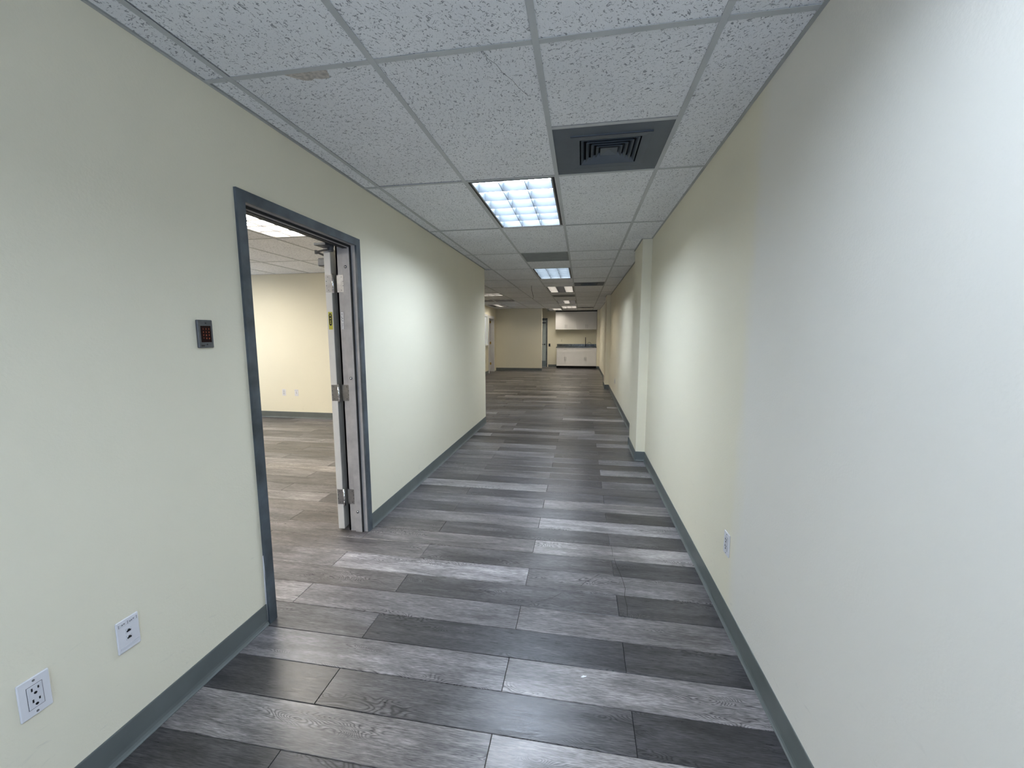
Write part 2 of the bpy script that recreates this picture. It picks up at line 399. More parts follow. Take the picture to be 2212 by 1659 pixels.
# tone of the planks read off the photograph: row -> [left of the doorway line, middle, right]
TONE = {-3: (.3, .2, .5), -2: (.2, .5, .5), -1: (.14, .22, .2), 0: (.45, .60, .80), 1: (.12, .20, .10), 2: (.5, .52, .70), 3: (.33, .13, .11), 4: (.55, .48, .42),
        5: (.36, .22, .13), 6: (.52, .82, .42), 7: (.36, .26, .15), 8: (.42, .38, .74), 9: (.28, .18, .20), 10: (.38, .40, .72), 11: (.22, .16, .14),
        12: (.34, .38, .42), 13: (.2, .15, .2), 14: (.3, .66, .2), 15: (.16, .14, .33), 16: (.3, .30, .14), 17: (.28, .14, .58), 18: (.42, .3, .12), 19: (.4, .28, .50), 20: (.35, .52, .18)}
rr = random.Random(21)
verts, faces, cols = [], [], []
for k in range(-20, 106):
    y = K0 + PW * k
    A = (k % 2 != 0)
    x0 = (-1.0 if A else -1.505)
    if k > 24:      # farther rows: the stagger wanders a little
        x0 += rr.choice((0, 0, 0, 0.3, -0.25))
    for i in range(-6, 3):
        x = x0 + PL * i
        if x > XR or x + PL < -6.8: continue
        if y > YP + 0.2 and x + PL < -3.5 and y < YK: continue
        j = i + (1 if A else 1)         # 0 left, 1 middle, 2 right
        tone = None
        if k in TONE and 0 <= j <= 2: tone = TONE[k][j] + rr.uniform(-.02, .02)
        if tone is None:
            u = rr.random()
            tone = rr.uniform(.05, .22) if u < .60 else (rr.uniform(.22, .40) if u < .84 else rr.uniform(.5, .78))
            if x < -1.6 and y < YP: tone = rr.uniform(.26, .44) if u < .72 else rr.uniform(.5, .8)
        warm = rr.uniform(.3, .9) if (A is False or x < -1.2) else rr.uniform(.0, .6)
        rnd = rr.random()
        vis = (-2 <= k <= 34 and x > -3.3) or (6 <= k <= 29 and x > -6)
        if vis and not (y > YP and x < -3.4):
            o = bpy.data.objects.new('plank', PME); COL.objects.link(o); o.parent = floor
            o.location = (x, y, 0); o.color = (tone, rnd, warm, 1)
        else:
            n = len(verts)
            verts += [(vx + x, vy + y, vz) for vx, vy, vz in pm.v]
            faces += [tuple(q + n for q in f) for f in pm.f]
            cols += [(tone, rnd, warm, 1)] * len(pm.f)
me = bpy.data.meshes.new('plank_rows'); me.from_pydata(verts, [], faces); me.materials.append(M_plank_far)
ca = me.color_attributes.new('tone', 'FLOAT_COLOR', 'CORNER')
for p in me.polygons:
    for li in p.loop_indices: ca.data[li].color = cols[p.index]
o = bpy.data.objects.new('plank_rows', me); COL.objects.link(o); o.parent = floor; o['kind'] = 'stuff'
# grimy seam and two cuts in the planks right of the middle
cr = MB()
def crack(pts, wd):
    for (x1, y1), (x2, y2) in zip(pts, pts[1:]):
        d = Vector((x2 - x1, y2 - y1)).normalized(); n_ = Vector((-d.y, d.x)) * wd / 2
        cr.add([(x1 - n_.x, y1 - n_.y, 0.0004), (x2 - n_.x, y2 - n_.y, 0.0004), (x2 + n_.x, y2 + n_.y, 0.0004), (x1 + n_.x, y1 + n_.y, 0.0004)], [(0, 1, 2, 3)])
crack([(0.255, 1.985), (0.262, 2.06), (0.258, 2.15), (0.268, 2.22), (0.262, 2.30), (0.250, 2.38), (0.236, 2.46), (0.232, 2.53)], 0.0024)
crack([(0.222, 2.55), (0.226, 2.62), (0.222, 2.70)], 0.0016)
crack([(-0.255, 1.985), (-0.20, 2.03), (-0.13, 2.07), (-0.085, 2.12)], 0.0018)
crack([(0.02, 2.20), (0.05, 2.25), (0.10, 2.30), (0.13, 2.335)], 0.0018)
cr.build('plank_crack', M_grime, floor)

# ------------------------------------------------------------------ baseboards
PROF = [(0, 0), (.0135, 0), (.0138, .0028), (.0095, .0075), (.0058, .016), (.0042, .028), (.004, .104), (.003, .108), (0, .108)]
def cove(mb, p0, p1, nrm):
    d = Vector((p1[0] - p0[0], p1[1] - p0[1])); L = d.length; d.normalize()
    mb.prism(PROF, lambda a, b, t: (p0[0] + d.x * t + nrm[0] * a, p0[1] + d.y * t + nrm[1] * a, b), 0, L)
b_ = MB(); cove(b_, (XL, YB), (XL, D0 - 0.052), (1, 0)); cove(b_, (XL, D1 + 0.052), (XL, YP + 0.14), (1, 0))
cove(b_, (XL, YP + 0.14), (-3.36, YP + 0.14), (0, 1)); struct('baseboard_left', b_, M_base)
b_ = MB(); ys = YB
for a, b in PIL:
    cove(b_, (XR, ys), (XR, a), (-1, 0)); cove(b_, (XR, a), (0.6112, a), (0, -1))
    if b < YK: cove(b_, (0.625, a - .0138), (0.625, b + .0138), (-1, 0)); cove(b_, (0.6112, b), (XR, b), (0, 1)); ys = b
    else: cove(b_, (0.625, a - .0138), (0.625, YK - 0.62), (-1, 0))
struct('baseboard_right', b_, M_base)
b_ = MB(); cove(b_, (-6.8, YP), (XL - WT, YP), (0, -1)); struct('baseboard_room_far', b_, M_base)
b_ = MB(); cove(b_, (XA, YF), (-1.53, YF), (0, -1)); cove(b_, (-1.53, YF - .0138), (-1.53, YF + .13), (1, 0)); struct('baseboard_far', b_, M_base)
b_ = MB(); cove(b_, (XA, YP + .14), (XA, DY0 - .09), (1, 0)); struct('baseboard_lounge_left', b_, M_base)
b_ = MB(); cove(b_, (-1.44, YK), (-1.05, YK), (0, -1)); struct('baseboard_kitchenette', b_, M_base)

# ------------------------------------------------------------------ ceiling
ceil_ = struct('ceiling', MB().box(-6.95, XR + 0.25, YB - 0.15, YK + 1.7, HT, HT + 0.1), M_plenum)
TT = 0.0016
tile_cache = {}
rt_ = random.Random(5)
def tile(x0, x1, y0, y1, gap=None):
    w_, l_ = round(x1 - x0 - 0.011, 4), round(y1 - y0 - 0.011, 4)
    g_ = rt_.choice((0, .004, .008, .011, .014)) if gap is None else gap
    dx_ = .010 if x0 < -1.0 else (.003 if x0 < 0 else -.004)
    key = (w_, l_)
    if key not in tile_cache:
        t = MB(); t.box(-w_ / 2, w_ / 2, -l_ / 2, l_ / 2, 0, 0.016, 0.0012); tile_cache[key] = t.mesh('ceiling_tile', M_tile)
    o = bpy.data.objects.new('ceiling_tile', tile_cache[key]); COL.objects.link(o); o.parent = ceil_
    o.location = ((x0 + x1) / 2 + dx_ * rt_.uniform(.3, 1.1), (y0 + y1) / 2 - g_, ZC + TT + 0.0012)
    o.rotation_euler = (rt_.uniform(-.0012, .0012), rt_.uniform(-.001, .001), rt_.uniform(-.002, .002))
    return o
tee_cache = {}
def tee(name, x0, x1, y0, y1):
    """inverted T: flange and web; long axis whichever is longer"""
    along_y = (y1 - y0) > (x1 - x0)
    L = round((y1 - y0) if along_y else (x1 - x0), 3)
    key = (name, along_y, L)
    if key not in tee_cache:
        t = MB()
        if along_y: t.box(-.012, .012, -L / 2, L / 2, 0, TT); t.box(-.002, .002, -L / 2, L / 2, TT, .010)
        else: t.box(-L / 2, L / 2, -.012, .012, 0, TT); t.box(-L / 2, L / 2, -.002, .002, TT, .010)
        tee_cache[key] = t.mesh(name, M_tee)
    o = bpy.data.objects.new(name, tee_cache[key]); COL.objects.link(o); o.parent = ceil_
    o.location = ((x0 + x1) / 2, (y0 + y1) / 2, ZC); return o
def cross(x0, x1, y): tee('cross_tee', x0 + .0125, x1 - .0125, y, y)
def runner(x, y0, y1): tee('main_runner', x, x, y0, y1)

def pil_x(y0, y1):
    return 0.625 if any(a < y1 - .05 and b > y0 + .05 for a, b in PIL) else XR
# corridor + open area
for x in C: runner(x, YB, YF if x < -1.53 else YK)
for x in (C[0] - F, C[0] - 2 * F, C[0] - 3 * F): runner(x, YP + .14, YF)
r_ = lambda k: ROW(k)
SPEC = set()                                # cells that hold fixtures instead of tiles
def cells(ci, ks):                          # ks: half-row edges in ascending order
    x0, x1 = C[ci], C[ci + 1]
    for a, b in zip(ks, ks[1:]):
        cross(x0, x1, r_(b))
        if (ci, a) in SPEC: continue
        gp = {(0, -2): .004, (0, 0): .016, (0, 2): .009, (2, 0): .008, (1, 0): .008}.get((ci, a))
        tile(x0, x1, r_(a), r_(b), gp)
SPEC |= {(1, 2), (1, 6), (1, 8), (1, 12), (1, 15), (1, 18), (1, 22), (2, 1), (2, 11), (2, 23), (0, 24)}
cells(0, [-6, -4, -2, 0, 2, 4, 6, 8, 10, 12, 14, 16, 18, 20, 22, 24, 26, 27])
cells(1, [0, 2, 4, 6, 7, 8, 10, 11, 12, 14, 15, 16, 17, 18, 20, 22, 24, 26, 27])
cells(2, [0, 1, 2, 4, 6, 7, 8, 10, 11, 12, 14, 16, 18, 20, 22, 23, 24, 26, 27])
SPEC.add((2, -3))
cells(1, [-6, -5, -3, -1]); cells(2, [-6, -5, -3, -1])
cross(C[1], C[2], r_(0)); cross(C[2], C[3], r_(0))
o = tile(C[1], C[3], r_(-1), r_(0), .003)   # the one tile laid crosswise
for k in range(-6, 28, 2):                  # strips along the walls
    y0, y1 = r_(k), r_(k + 2)
    if k + 2 > 27: y1 = YK
    if y0 < YP:
        tile(XL + .004, C[0], y0, min(y1, YP + .14), .0 if k != 0 else .006); tee('cross_tee', XL + .002, C[0] - .0125, y1, y1)
    xe = pil_x(y0, y1)
    if xe < XR:
        for a, b in PIL:
            if a < y1 - .05 and b > y0 + .05:
                if a - y0 > .1: tile(C[3], XR - .004, y0, a)
                tile(C[3], 0.621, max(a, y0), min(b, y1), .0)
                if y1 - b > .1: tile(C[3], XR - .004, b, y1)
    else: tile(C[3], XR - .004, y0, y1, .002)
    tee('cross_tee', C[3] + .0125, (0.625 if any(a < y1 < b for a, b in PIL) else XR) - .002, y1, y1)
# open area columns left of the corridor
LX = [C[0] - 3 * F, C[0] - 2 * F, C[0] - F, C[0]]
skip = {(0, 14), (0, 17), (0, 20), (1, 14), (1, 17)}
seqs = {0: [8, 10, 12, 14, 15, 17, 18, 20, 22, 24], 1: [8, 10, 12, 14, 15, 17, 18, 20, 22, 24], 2: [8, 10, 12, 14, 16, 18, 20, 22, 24]}
for ci in range(3):
    for a, b in zip(seqs[ci], seqs[ci][1:]):
        y1 = min(r_(b), YF); cross(LX[ci], LX[ci + 1], y1)
        if (ci, a) not in skip: tile(LX[ci], LX[ci + 1], max(r_(a), YP + .14), y1)
for k in range(8, 24, 2): tile(XA + .002, LX[0], max(r_(k), YP + .14), min(r_(k + 2), YF), 0)
# side room
RX = [-3.2 + F * k for k in range(-5, 3)]
RY = [3.943 + 2 * F * k for k in range(-3, 2)]
RHOLE = ((-3.2, 2.7238), (-5.6384, 3.943), (-3.2, .2854), (-5.6384, .2854))
RY = [-2.153, -.934, .2854, 1.5046, 2.7238, 3.943, 5.1622]
for x in RX: runner(x, YB, YP)
rx_all = RX + [XL - WT]
for i in range(len(rx_all) - 1):
    x0, x1 = rx_all[i], rx_all[i + 1]
    for y0, y1 in zip(RY, RY[1:] + [YP]):
        if y1 < YP: tee('cross_tee', x0 + .0125, x1 - .0125, y1, y1)
        if any(abs(x0 - a) < .01 and abs(y0 - b) < .01 for a, b in RHOLE): continue
        tile(x0, x1, y0, y1, 0)
# a stain and a hairline crack on the nearest tiles
st = MB(); P = [(-.10, -.006), (-.075, -.030), (-.045, -.050), (-.02, -.054), (.0, -.044), (.025, -.052), (.06, -.050), (.072, -.030), (.078, 0.0), (-.10, 0)]
st.prism([(-1.062 + a, ROW(0) + .0125 - b) for a, b in P], lambda a, b, t: (a, b, t), ZC + TT + .0008, ZC + TT + .0016)
st.build('water_stain', M_stain, ceil_)
ck = MB()
cpts = [(-.368, 1.55), (-.360, 1.595), (-.335, 1.63), (-.322, 1.682), (-.29, 1.74), (-.275, 1.787), (-.245, 1.85)]
for (x1, y1), (x2, y2) in zip(cpts, cpts[1:]):
    d = Vector((x2 - x1, y2 - y1)).normalized(); n_ = Vector((-d.y, d.x)) * .0009
    ck.add([(x1 - n_.x, y1 - n_.y, ZC + .0020), (x2 - n_.x, y2 - n_.y, ZC + .0020), (x2 + n_.x, y2 + n_.y, ZC + .0020), (x1 + n_.x, y1 + n_.y, ZC + .0020)], [(0, 1, 2, 3)])
ck.build('tile_crack', M_ink, ceil_)

# wall angles (trim)
def angle(name, segs):
    t = MB()
    for x0, x1, y0, y1 in segs: t.box(x0, x1, y0, y1, ZC - .0004, ZC + .022)
    struct(name, t, M_angle)
segs = []; ys = YB
for a, b in PIL:
    segs.append((XR - .015, XR, ys, a - .015)); segs.append((.61, XR, a - .015, a)); segs.append((.61, .625, a, b)); ys = b
    if b < YK: segs.append((.61, XR, b, b + .015)); ys = b + .015
angle('trim_1', segs)
angle('trim_2', [(XL, XL + .013, YB, YP + .14), (XA, XL + .013, YP + .14, YP + .154)])
angle('trim_3', [(-6.8, XL - WT, YP - .014, YP), (XL - WT - .014, XL - WT, YB, YP - .014)])
angle('trim_4', [(XA, -1.53, YF - .014, YF), (XA, XA + .014, YP + .154, YF - .014), (-1.5, .61, YK - .014, YK)])

# ------------------------------------------------------------------ ceiling lights
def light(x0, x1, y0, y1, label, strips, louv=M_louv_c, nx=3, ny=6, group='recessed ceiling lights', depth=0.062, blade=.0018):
    """recessed troffer: housing, dark strips for the shaded gap, frame, egg-crate louver, lamp panels (one per strip across x)"""
    loc = ((x0 + x1) / 2, (y0 + y1) / 2, ZC)
    t = thing('ceiling_light', label, 'ceiling light', loc, 0, group)
    hx, hy = (x1 - x0) / 2 - .012, (y1 - y0) / 2 - .012
    h = MB(); zt = .125
    h.box(-hx, -hx + .004, -hy, hy, .002, zt); h.box(hx - .004, hx, -hy, hy, .002, zt)
    h.box(-hx, hx, -hy, -hy + .004, .002, zt); h.box(-hx, hx, hy - .004, hy, .002, zt); h.box(-hx, hx, -hy, hy, zt, zt + .004)
    h.build('housing', M_trimw, t)
    ix, iy = hx - .021, hy - .017
    k = MB(); z0, z1 = .004, .02
    k.box(-hx + .004, -ix, -hy + .004, hy - .004, z0, z1); k.box(ix, hx - .004, -hy + .004, hy - .004, z0, z1)
    k.box(-ix, ix, -hy + .004, -iy, z0, z1); k.box(-ix, ix, iy, hy - .004, z0, z1)
    k.build('gap_shade', M_lgap, t)
    jx, jy = ix - .007, iy - .006
    f = MB(); z0, z1 = .001, .018
    f.box(-ix, -jx, -iy, iy, z0, z1); f.box(jx, ix, -iy, iy, z0, z1); f.box(-jx, jx, -iy, -jy, z0, z1); f.box(-jx, jx, jy, iy, z0, z1)
    f.build('frame', M_lframe, t)
    lv = MB(); z0, z1 = .003, depth
    def vblade(x): lv.add([(x - blade, -jy, z0), (x + blade, -jy, z0), (x + .006, -jy, z1), (x - .006, -jy, z1), (x - blade, jy, z0), (x + blade, jy, z0), (x + .006, jy, z1), (x - .006, jy, z1)],
                          [(0, 1, 5, 4), (1, 2, 6, 5), (3, 0, 4, 7)])
    def hblade(y): lv.add([(-jx, y - blade, z0), (-jx, y + blade, z0), (-jx, y + .006, z1), (-jx, y - .006, z1), (jx, y - blade, z0), (jx, y + blade, z0), (jx, y + .006, z1), (jx, y - .006, z1)],
                          [(0, 1, 5, 4), (1, 2, 6, 5), (3, 0, 4, 7)])
    for i in range(1, nx): vblade(-jx + 2 * jx * i / nx)
    for i in range(1, ny): hblade(-jy + 2 * jy * i / ny)
    for sx in (-1, 1): lv.box(sx * jx, sx * (jx - .002), -jy, jy, z0, z1)
    for sy in (-1, 1): lv.box(-jx, jx, sy * jy, sy * (jy - .002), z0, z1)
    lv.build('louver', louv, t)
    n = len(strips)
    wide = (x1 - x0) > (y1 - y0)
    for i, m in enumerate(strips):
        p = MB()
        if wide:
            a = -jy + 2 * jy * i / n; b = -jy + 2 * jy * (i + 1) / n
            p.box(-jx, jx, a + .003, b - .003, depth + .012, depth + .02)
        else:
            a = -jx + 2 * jx * i / n; b = -jx + 2 * jx * (i + 1) / n
            p.box(a + .003, b - .003, -jy, jy, depth + .012, depth + .02)
        p.build('lamp_panel', m, t)
    return t
N_, MI, RE, DI, OF, RO = M_lamp_near, M_lamp_mid, M_lamp_rear, M_lamp_dim, M_lamp_off, M_lamp_room
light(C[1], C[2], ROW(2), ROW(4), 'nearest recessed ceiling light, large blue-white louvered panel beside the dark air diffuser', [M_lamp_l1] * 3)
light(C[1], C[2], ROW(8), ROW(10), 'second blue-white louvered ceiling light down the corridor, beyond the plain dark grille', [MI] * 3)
light(C[1], C[2], ROW(12), ROW(14), 'ceiling light with two bright strips and a dark middle strip', [RE, OF, RE], M_louv_w)
light(C[1], C[2], ROW(18), ROW(20), 'ceiling light with only its middle strip bright between two dim ones', [DI, RE, DI], M_louv_w)
light(C[1], C[2], ROW(22), ROW(24), 'evenly bright white ceiling light just before the kitchenette cabinets', [RE] * 3, M_louv_w)
light(C[0], C[1], ROW(24), ROW(26), 'farthest thin bright ceiling light, left of the upper cabinets', [DI, RE, RE], M_louv_w)
light(LX[0], LX[2], ROW(14), ROW(15), 'ceiling light with two long white strips, cut by the end of the left wall', [RE, OF, RE], M_louv_w, 6, 3)
light(LX[0], LX[2], ROW(17), ROW(18), 'almost unlit ceiling light over the open area with a faint glint', [OF, DI, OF], M_louv_w, 6, 3)
light(LX[0], LX[1], ROW(20), ROW(22), 'slanted-looking ceiling light with one bright and one thin strip, near the far left doorway', [OF, RE, DI], M_louv_w)
light(-3.2, -2.5904, 2.7238, 3.943, 'bright white louvered ceiling light seen through the open door', [RO] * 3, M_louv_w, depth=.016)
light(-5.6384, -5.0288, 3.943, 5.1622, 'second bright ceiling light of the side room, hidden behind the left door jamb', [RO] * 3, M_louv_w, depth=.016)
light(-3.2, -2.5904, 0.2854, 1.5046, 'white ceiling light of the side room nearest the doorway wall, out of view', [RO] * 3, M_louv_w, depth=.016)
light(-5.6384, -5.0288, 0.2854, 1.5046, 'white ceiling light in the hidden corner of the side room', [RO] * 3, M_louv_w, depth=.016)
light(C[2], C[3], ROW(-3), ROW(-1), 'blue-white ceiling light above the viewpoint, out of the frame', [N_] * 3)

# ------------------------------------------------------------------ air diffusers and return grilles
def diffuser(x0, x1, y0, y1, label, group='square air diffusers in the ceiling'):
    loc = ((x0 + x1) / 2, (y0 + y1) / 2, ZC); t = thing('air_diffuser', label, 'air vent', loc, 0, group)
    h = (x1 - x0) / 2 - .0125; a = .193
    p = MB(); z0, z1 = .002, .006
    p.box(-h, -a, -h, h, z0, z1); p.box(a, h, -h, h, z0, z1); p.box(-a, a, -h, -a, z0, z1); p.box(-a, a, a, h, z0, z1)
    p.build('panel', M_grill, t)
    def ringm(ro, ri, zo, zi, th=.0022):
        m_ = MB(); vo = [(-ro, -ro), (ro, -ro), (ro, ro), (-ro, ro)]; vi = [(-ri, -ri), (ri, -ri), (ri, ri), (-ri, ri)]
        vs = [(x, y, zo) for x, y in vo] + [(x, y, zi) for x, y in vi] + [(x, y, zo + th) for x, y in vo] + [(x, y, zi + th) for x, y in vi]
        fs = []
        for i in range(4):
            j = (i + 1) % 4
            fs += [(i, j, 4 + j, 4 + i), (8 + i, 12 + i, 12 + j, 8 + j), (i, 8 + i, 8 + j, j), (4 + i, 4 + j, 12 + j, 12 + i)]
        return m_.add(vs, fs)
    ringm(.205, .158, -.006, -.003).build('outer_ring', M_grill, t)
    r = MB(); r.box(-.205, .205, -.205, -.198, -.006, .004); r.box(-.205, .205, .198, .205, -.006, .004); r.box(-.205, -.198, -.198, .198, -.006, .004); r.box(.198, .205, -.198, .198, -.006, .004)
    r.build('rim', M_grill, t)
    for i in range(4):
        ro = .150 - i * .027
        ringm(ro, ro - .016, -.004, .016).build('louver_ring', M_grill, t)
    ringm(.046, .0005, -.002, .010).build('centre_cone', M_grill, t)
    MB().box(-a, a, -a, a, .05, .055).build('duct_interior', M_void, t)
    s = MB(); s.box(-a, -a + .003, -a, a, .004, .05); s.box(a - .003, a, -a, a, .004, .05); s.box(-a, a, -a, -a + .003, .004, .05); s.box(-a, a, a - .003, a, .004, .05)
    s.build('neck', M_void, t)
    return t
diffuser(C[2], C[3], ROW(1), ROW(2), 'near slate-grey square air diffuser with nested louver rings, beside the nearest light')
diffuser(C[2], C[3], ROW(11), ROW(12), 'dark air diffuser far down the corridor, right of the two-strip light')
diffuser(C[2], C[3], ROW(23), ROW(24), 'farthest dark air diffuser, just above the upper cabinets')
def returng(x0, x1, y0, y1, label):
    loc = ((x0 + x1) / 2, (y0 + y1) / 2, ZC); t = thing('return_grille', label, 'air vent', loc, 0, 'return-air grilles in the ceiling')
    h = (x1 - x0) / 2 - .0125
    f = MB(); f.box(-h, h, -h, -h + .018, .001, .008); f.box(-h, h, h - .018, h, .001, .008); f.box(-h, -h + .018, -h + .018, h - .018, .001, .008); f.box(h - .018, h, -h + .018, h - .018, .001, .008)
    f.build('frame', M_grill2, t)
    g_ = MB(); q = h - .018; n = 22
    for i in range(n):
        y = -q + 2 * q * (i + .5) / n
        g_.add([(-q, y - .010, .013), (q, y - .010, .013), (q, y + .016, .004), (-q, y + .016, .004)], [(0, 1, 2, 3)])
    g_.build('slats', M_grill2, t)['kind'] = 'stuff'
    MB().box(-h, h, -h, h, .05, .054).build('duct_interior', M_void, t)
    return t
returng(C[1], C[2], ROW(6), ROW(7), 'plain dark grey return-air grille between the two blue-white lights')
returng(C[1], C[2], ROW(15), ROW(16), 'small dark return-air grille beyond the two-strip light')

# loose wire hanging from the ceiling
wr = MB(); hx_, hy_ = -1.05, 8.60
wr.tube([(hx_, hy_, ZC + .03), (hx_ + .001, hy_, ZC - .03), (hx_ + .002, hy_ + .01, ZC - .09), (hx_ + .022, hy_, ZC - .135), (hx_ + .03, hy_, ZC - .18), (hx_ + .043, hy_, ZC - .232), (hx_ + .034, hy_, ZC - .258), (hx_ + .024, hy_, ZC - .262)], .0042, 7)
tag(wr.build('hanging_wire', M_wire), 'thin dark loose wire dangling from a ceiling tile left of the two-strip light', 'wire')

# ------------------------------------------------------------------ the open door
door = struct_empty('door_1', (XL, D1, 0))
O = (XL, D1, 0)
FX0, FX1 = -1.655, -1.499         # frame depth (room side, corridor side)
fr = MB()
cw = .048
for y0, y1, sgn in ((D0 - cw, D0, 1), (D1, D1 + cw, -1)):
    fr.box(FX1 - .013, FX1, y0, y1, .0, DH + cw)          # corridor casing
fr.box(FX1 - .013, FX1, D0, D1, DH, DH + cw)
fr.build('corridor_casing', M_frame, door, O)
fr = MB()
for y0, y1 in ((D0 - .03, D0), (D1, D1 + .03)): fr.box(FX0, FX1 - .013, y0, y1, 0, DH + .03)
fr.box(FX0, FX1 - .013, D0, D1, DH, DH + .03)
for y0, y1 in ((D0 - cw, D0), (D1, D1 + cw)): fr.box(FX0, FX0 + .012, y0, y1, 0, DH + cw)
fr.box(FX0, FX0 + .012, D0, D1, DH, DH + cw)
fr.build('jamb', M_jamb, door, O)
stp = MB(); s0, s1 = -1.597, -1.547
stp.box(s0, s1, D0, D0 + .016, 0, DH, .0012); stp.box(s0, s1, D1 - .016, D1, 0, DH, .0012); stp.box(s0, s1, D0 + .016, D1 - .016, DH - .016, DH, .0012)
stp.build('door_stop', M_jamb, door, O)
sl = MB()
sl.box(s1, s1 + .007, D1 - .013, D1, 0, DH); sl.box(s1, s1 + .007, D0, D0 + .013, 0, DH); sl.box(s1, s1 + .007, D0 + .013, D1 - .013, DH - .013, DH)
sl.box(s0 + .006, s1 - .012, D0 + .016, D1 - .016, DH - .0205, DH - .016)
sl.build('rubber_seal', M_seal, door, O)
for z in (1.88, 1.125, .153):
    b_ = MB(); b_.cyl((-1.575, D1 - .0165, z), (-1.575, D1 - .0185, z), .010, 16); b_.build('bolt_cover', M_dkst, door, O, True)
    b_ = MB(); b_.cyl((-1.575, D1 - .0185, z), (-1.575, D1 - .0195, z), .0055, 12); b_.build('bolt_head', M_chrome, door, O, True)
ck_ = MB(); ck_.add([(XL + .002, D0 - cw - .0045, .36), (XL + .002, D0 - cw - .0075, .13), (XL + .002, D0 - cw - .0085, .02), (XL + .002, D0 - cw + .002, .0), (XL + .011, D0 - cw + .001, .0), (XL + .004, D0 - cw - .0005, .36)],
    [(0, 1, 2, 3, 4, 5)]); ck_.build('caulk', M_trimw, door, O)
# leaf folded right back along the room side of the wall
LX0, LX1, LY = -1.733, -1.688, D1 - .012
lf = MB(); lf.box(LX0, LX1, LY, LY + .90, .014, 2.008, .0015)
leaf = lf.build('door_leaf', M_leaf, door, O)
lfd = MB(); lfd.box(LX1 - .0006, LX1 + .0008, LY + .003, LY + .897, .017, 2.005); lfd.build('inner_face', M_leafd, leaf, O)
for zt, zb in ((1.83, 1.714), (1.077, .963), (.314, .203)):
    hg = MB()
    hg.box(LX0 + .006, LX1 + .004, LY - .0024, LY - .0001, zb, zt); h_ = hg.build('hinge', M_steel, leaf, O)
    jp = MB(); jp.box(FX0 + .001, s0 - .002, D1 - .0026, D1 - .0001, zb, zt); jp.build('hinge_plate', M_steel, door, O)
    br = MB(); xb_ = LX1 + .0155; br.cyl((xb_, D1 - .019, zb - .006), (xb_, D1 - .019, zt + .006), .0078, 14)
    for q in range(1, 5):
        z = zb + (zt - zb) * q / 5; br.cyl((xb_, D1 - .019, z - .001), (xb_, D1 - .019, z + .001), .0082, 14)
    br.build('hinge_barrel', M_chrome, door, O, True)
    for q, (dx) in enumerate((.022, .011, .011, .024)):
        z = zt - .014 - q * (zt - zb - .028) / 3
        MB().cyl((LX0 + dx, LY - .0022, z), (LX0 + dx, LY - .0034, z), .0033, 8).build('screw', M_dkst, leaf, O)
        MB().cyl((s0 - dx, D1 - .0024, z), (s0 - dx, D1 - .0036, z), .0033, 8).build('screw', M_dkst, door, O)
# rating labels
lb = MB(); lb.box(-1.722, -1.694, LY - .0012, LY, 1.462, 1.582); lb.build('yellow_label', M_yell, leaf, O)
ov = MB(); pts = []
for i in range(24):
    a = 2 * PI * i / 24; zc_ = 1.552 if math.sin(a) > 0 else 1.508
    pts.append((-1.708 + .0105 * math.cos(a), zc_ + .021 * math.sin(a)))
ov.prism(pts, lambda a, b, t: (a, t, b), LY - .0018, LY - .0012); ov.build('black_oval', M_black, leaf, O)
tx = MB()
for z, h_, w_ in ((1.553, .012, .006), (1.536, .004, .010), (1.531, .012, .003), (1.514, .010, .006), (1.502, .007, .008)): tx.box(-1.708 - w_ / 2, -1.708 + w_ / 2, LY - .0022, LY - .0018, z, z + h_)
for z in (1.482, 1.474, 1.468): tx.box(-1.716, -1.702, LY - .0018, LY - .0012, z, z + .003)
tx.build('label_print', M_yell, leaf, O)
lb = MB(); x0, x1 = -1.6385, -1.6155; yy = D1
lb.box(x0, x1, yy - .0012, yy, 1.462, 1.582); lb.build('jamb_label', M_tag, door, O)
tx = MB()
def fr_rect(a, b, c_, d_, t_=.0012):
    tx.box(a, b, yy - .0018, yy - .0012, c_, c_ + t_); tx.box(a, b, yy - .0018, yy - .0012, d_ - t_, d_); tx.box(a, a + t_, yy - .0018, yy - .0012, c_, d_); tx.box(b - t_, b, yy - .0018, yy - .0012, c_, d_)
fr_rect(x0, x1, 1.502, 1.582); fr_rect(x0 + .002, x1, 1.464, 1.500)
for z, a, b in ((1.566, .006, .016), (1.558, .009, .013), (1.545, .004, .012), (1.536, .007, .018), (1.526, .005, .010), (1.518, .010, .018), (1.489, .008, .016), (1.478, .008, .012)): tx.box(x0 + a, x0 + b, yy - .0018, yy - .0012, z, z + .004)
tx.build('jamb_label_print', M_ink, door, O)
# closer: bracket under the head, folded arm, body on the leaf
cl = MB(); cl.box(-1.728, -1.645, 2.48, 2.578, DH - .016, DH - .0005, .002); cl.cyl((-1.665, 2.565, DH - .040), (-1.665, 2.565, DH - .014), .020, 14)
cb = cl.build('closer_bracket', M_dkst, door, O)
ar = MB(); ar.tube([(-1.665, 2.565, DH - .030), (-1.72, 2.572, 1.990), (-1.785, 2.585, 1.983)], .007, 8); ar.tube([(-1.785, 2.585, 1.983), (-1.762, 2.70, 1.966), (-1.765, 2.76, 1.955)], .007, 8)
ar.cyl((-1.785, 2.585, 1.970), (-1.785, 2.585, 1.994), .010, 10)
ar.build('closer_arm', M_dkst, cb, O)
cy = MB(); cy.box(LX0 - .074, LX0 - .001, LY + .05, LY + .33, 1.898, 1.952, .006); cy.build('closer_body', M_dkst, leaf, O)
pv = Vector((LX1 - O[0], LY - O[1], 0)); Rl = Matrix.Rotation(math.radians(5.0), 4, 'Z')     # not quite flat against the wall
leaf.rotation_euler = (0, 0, math.radians(5.0)); leaf.location = pv - Rl @ pv

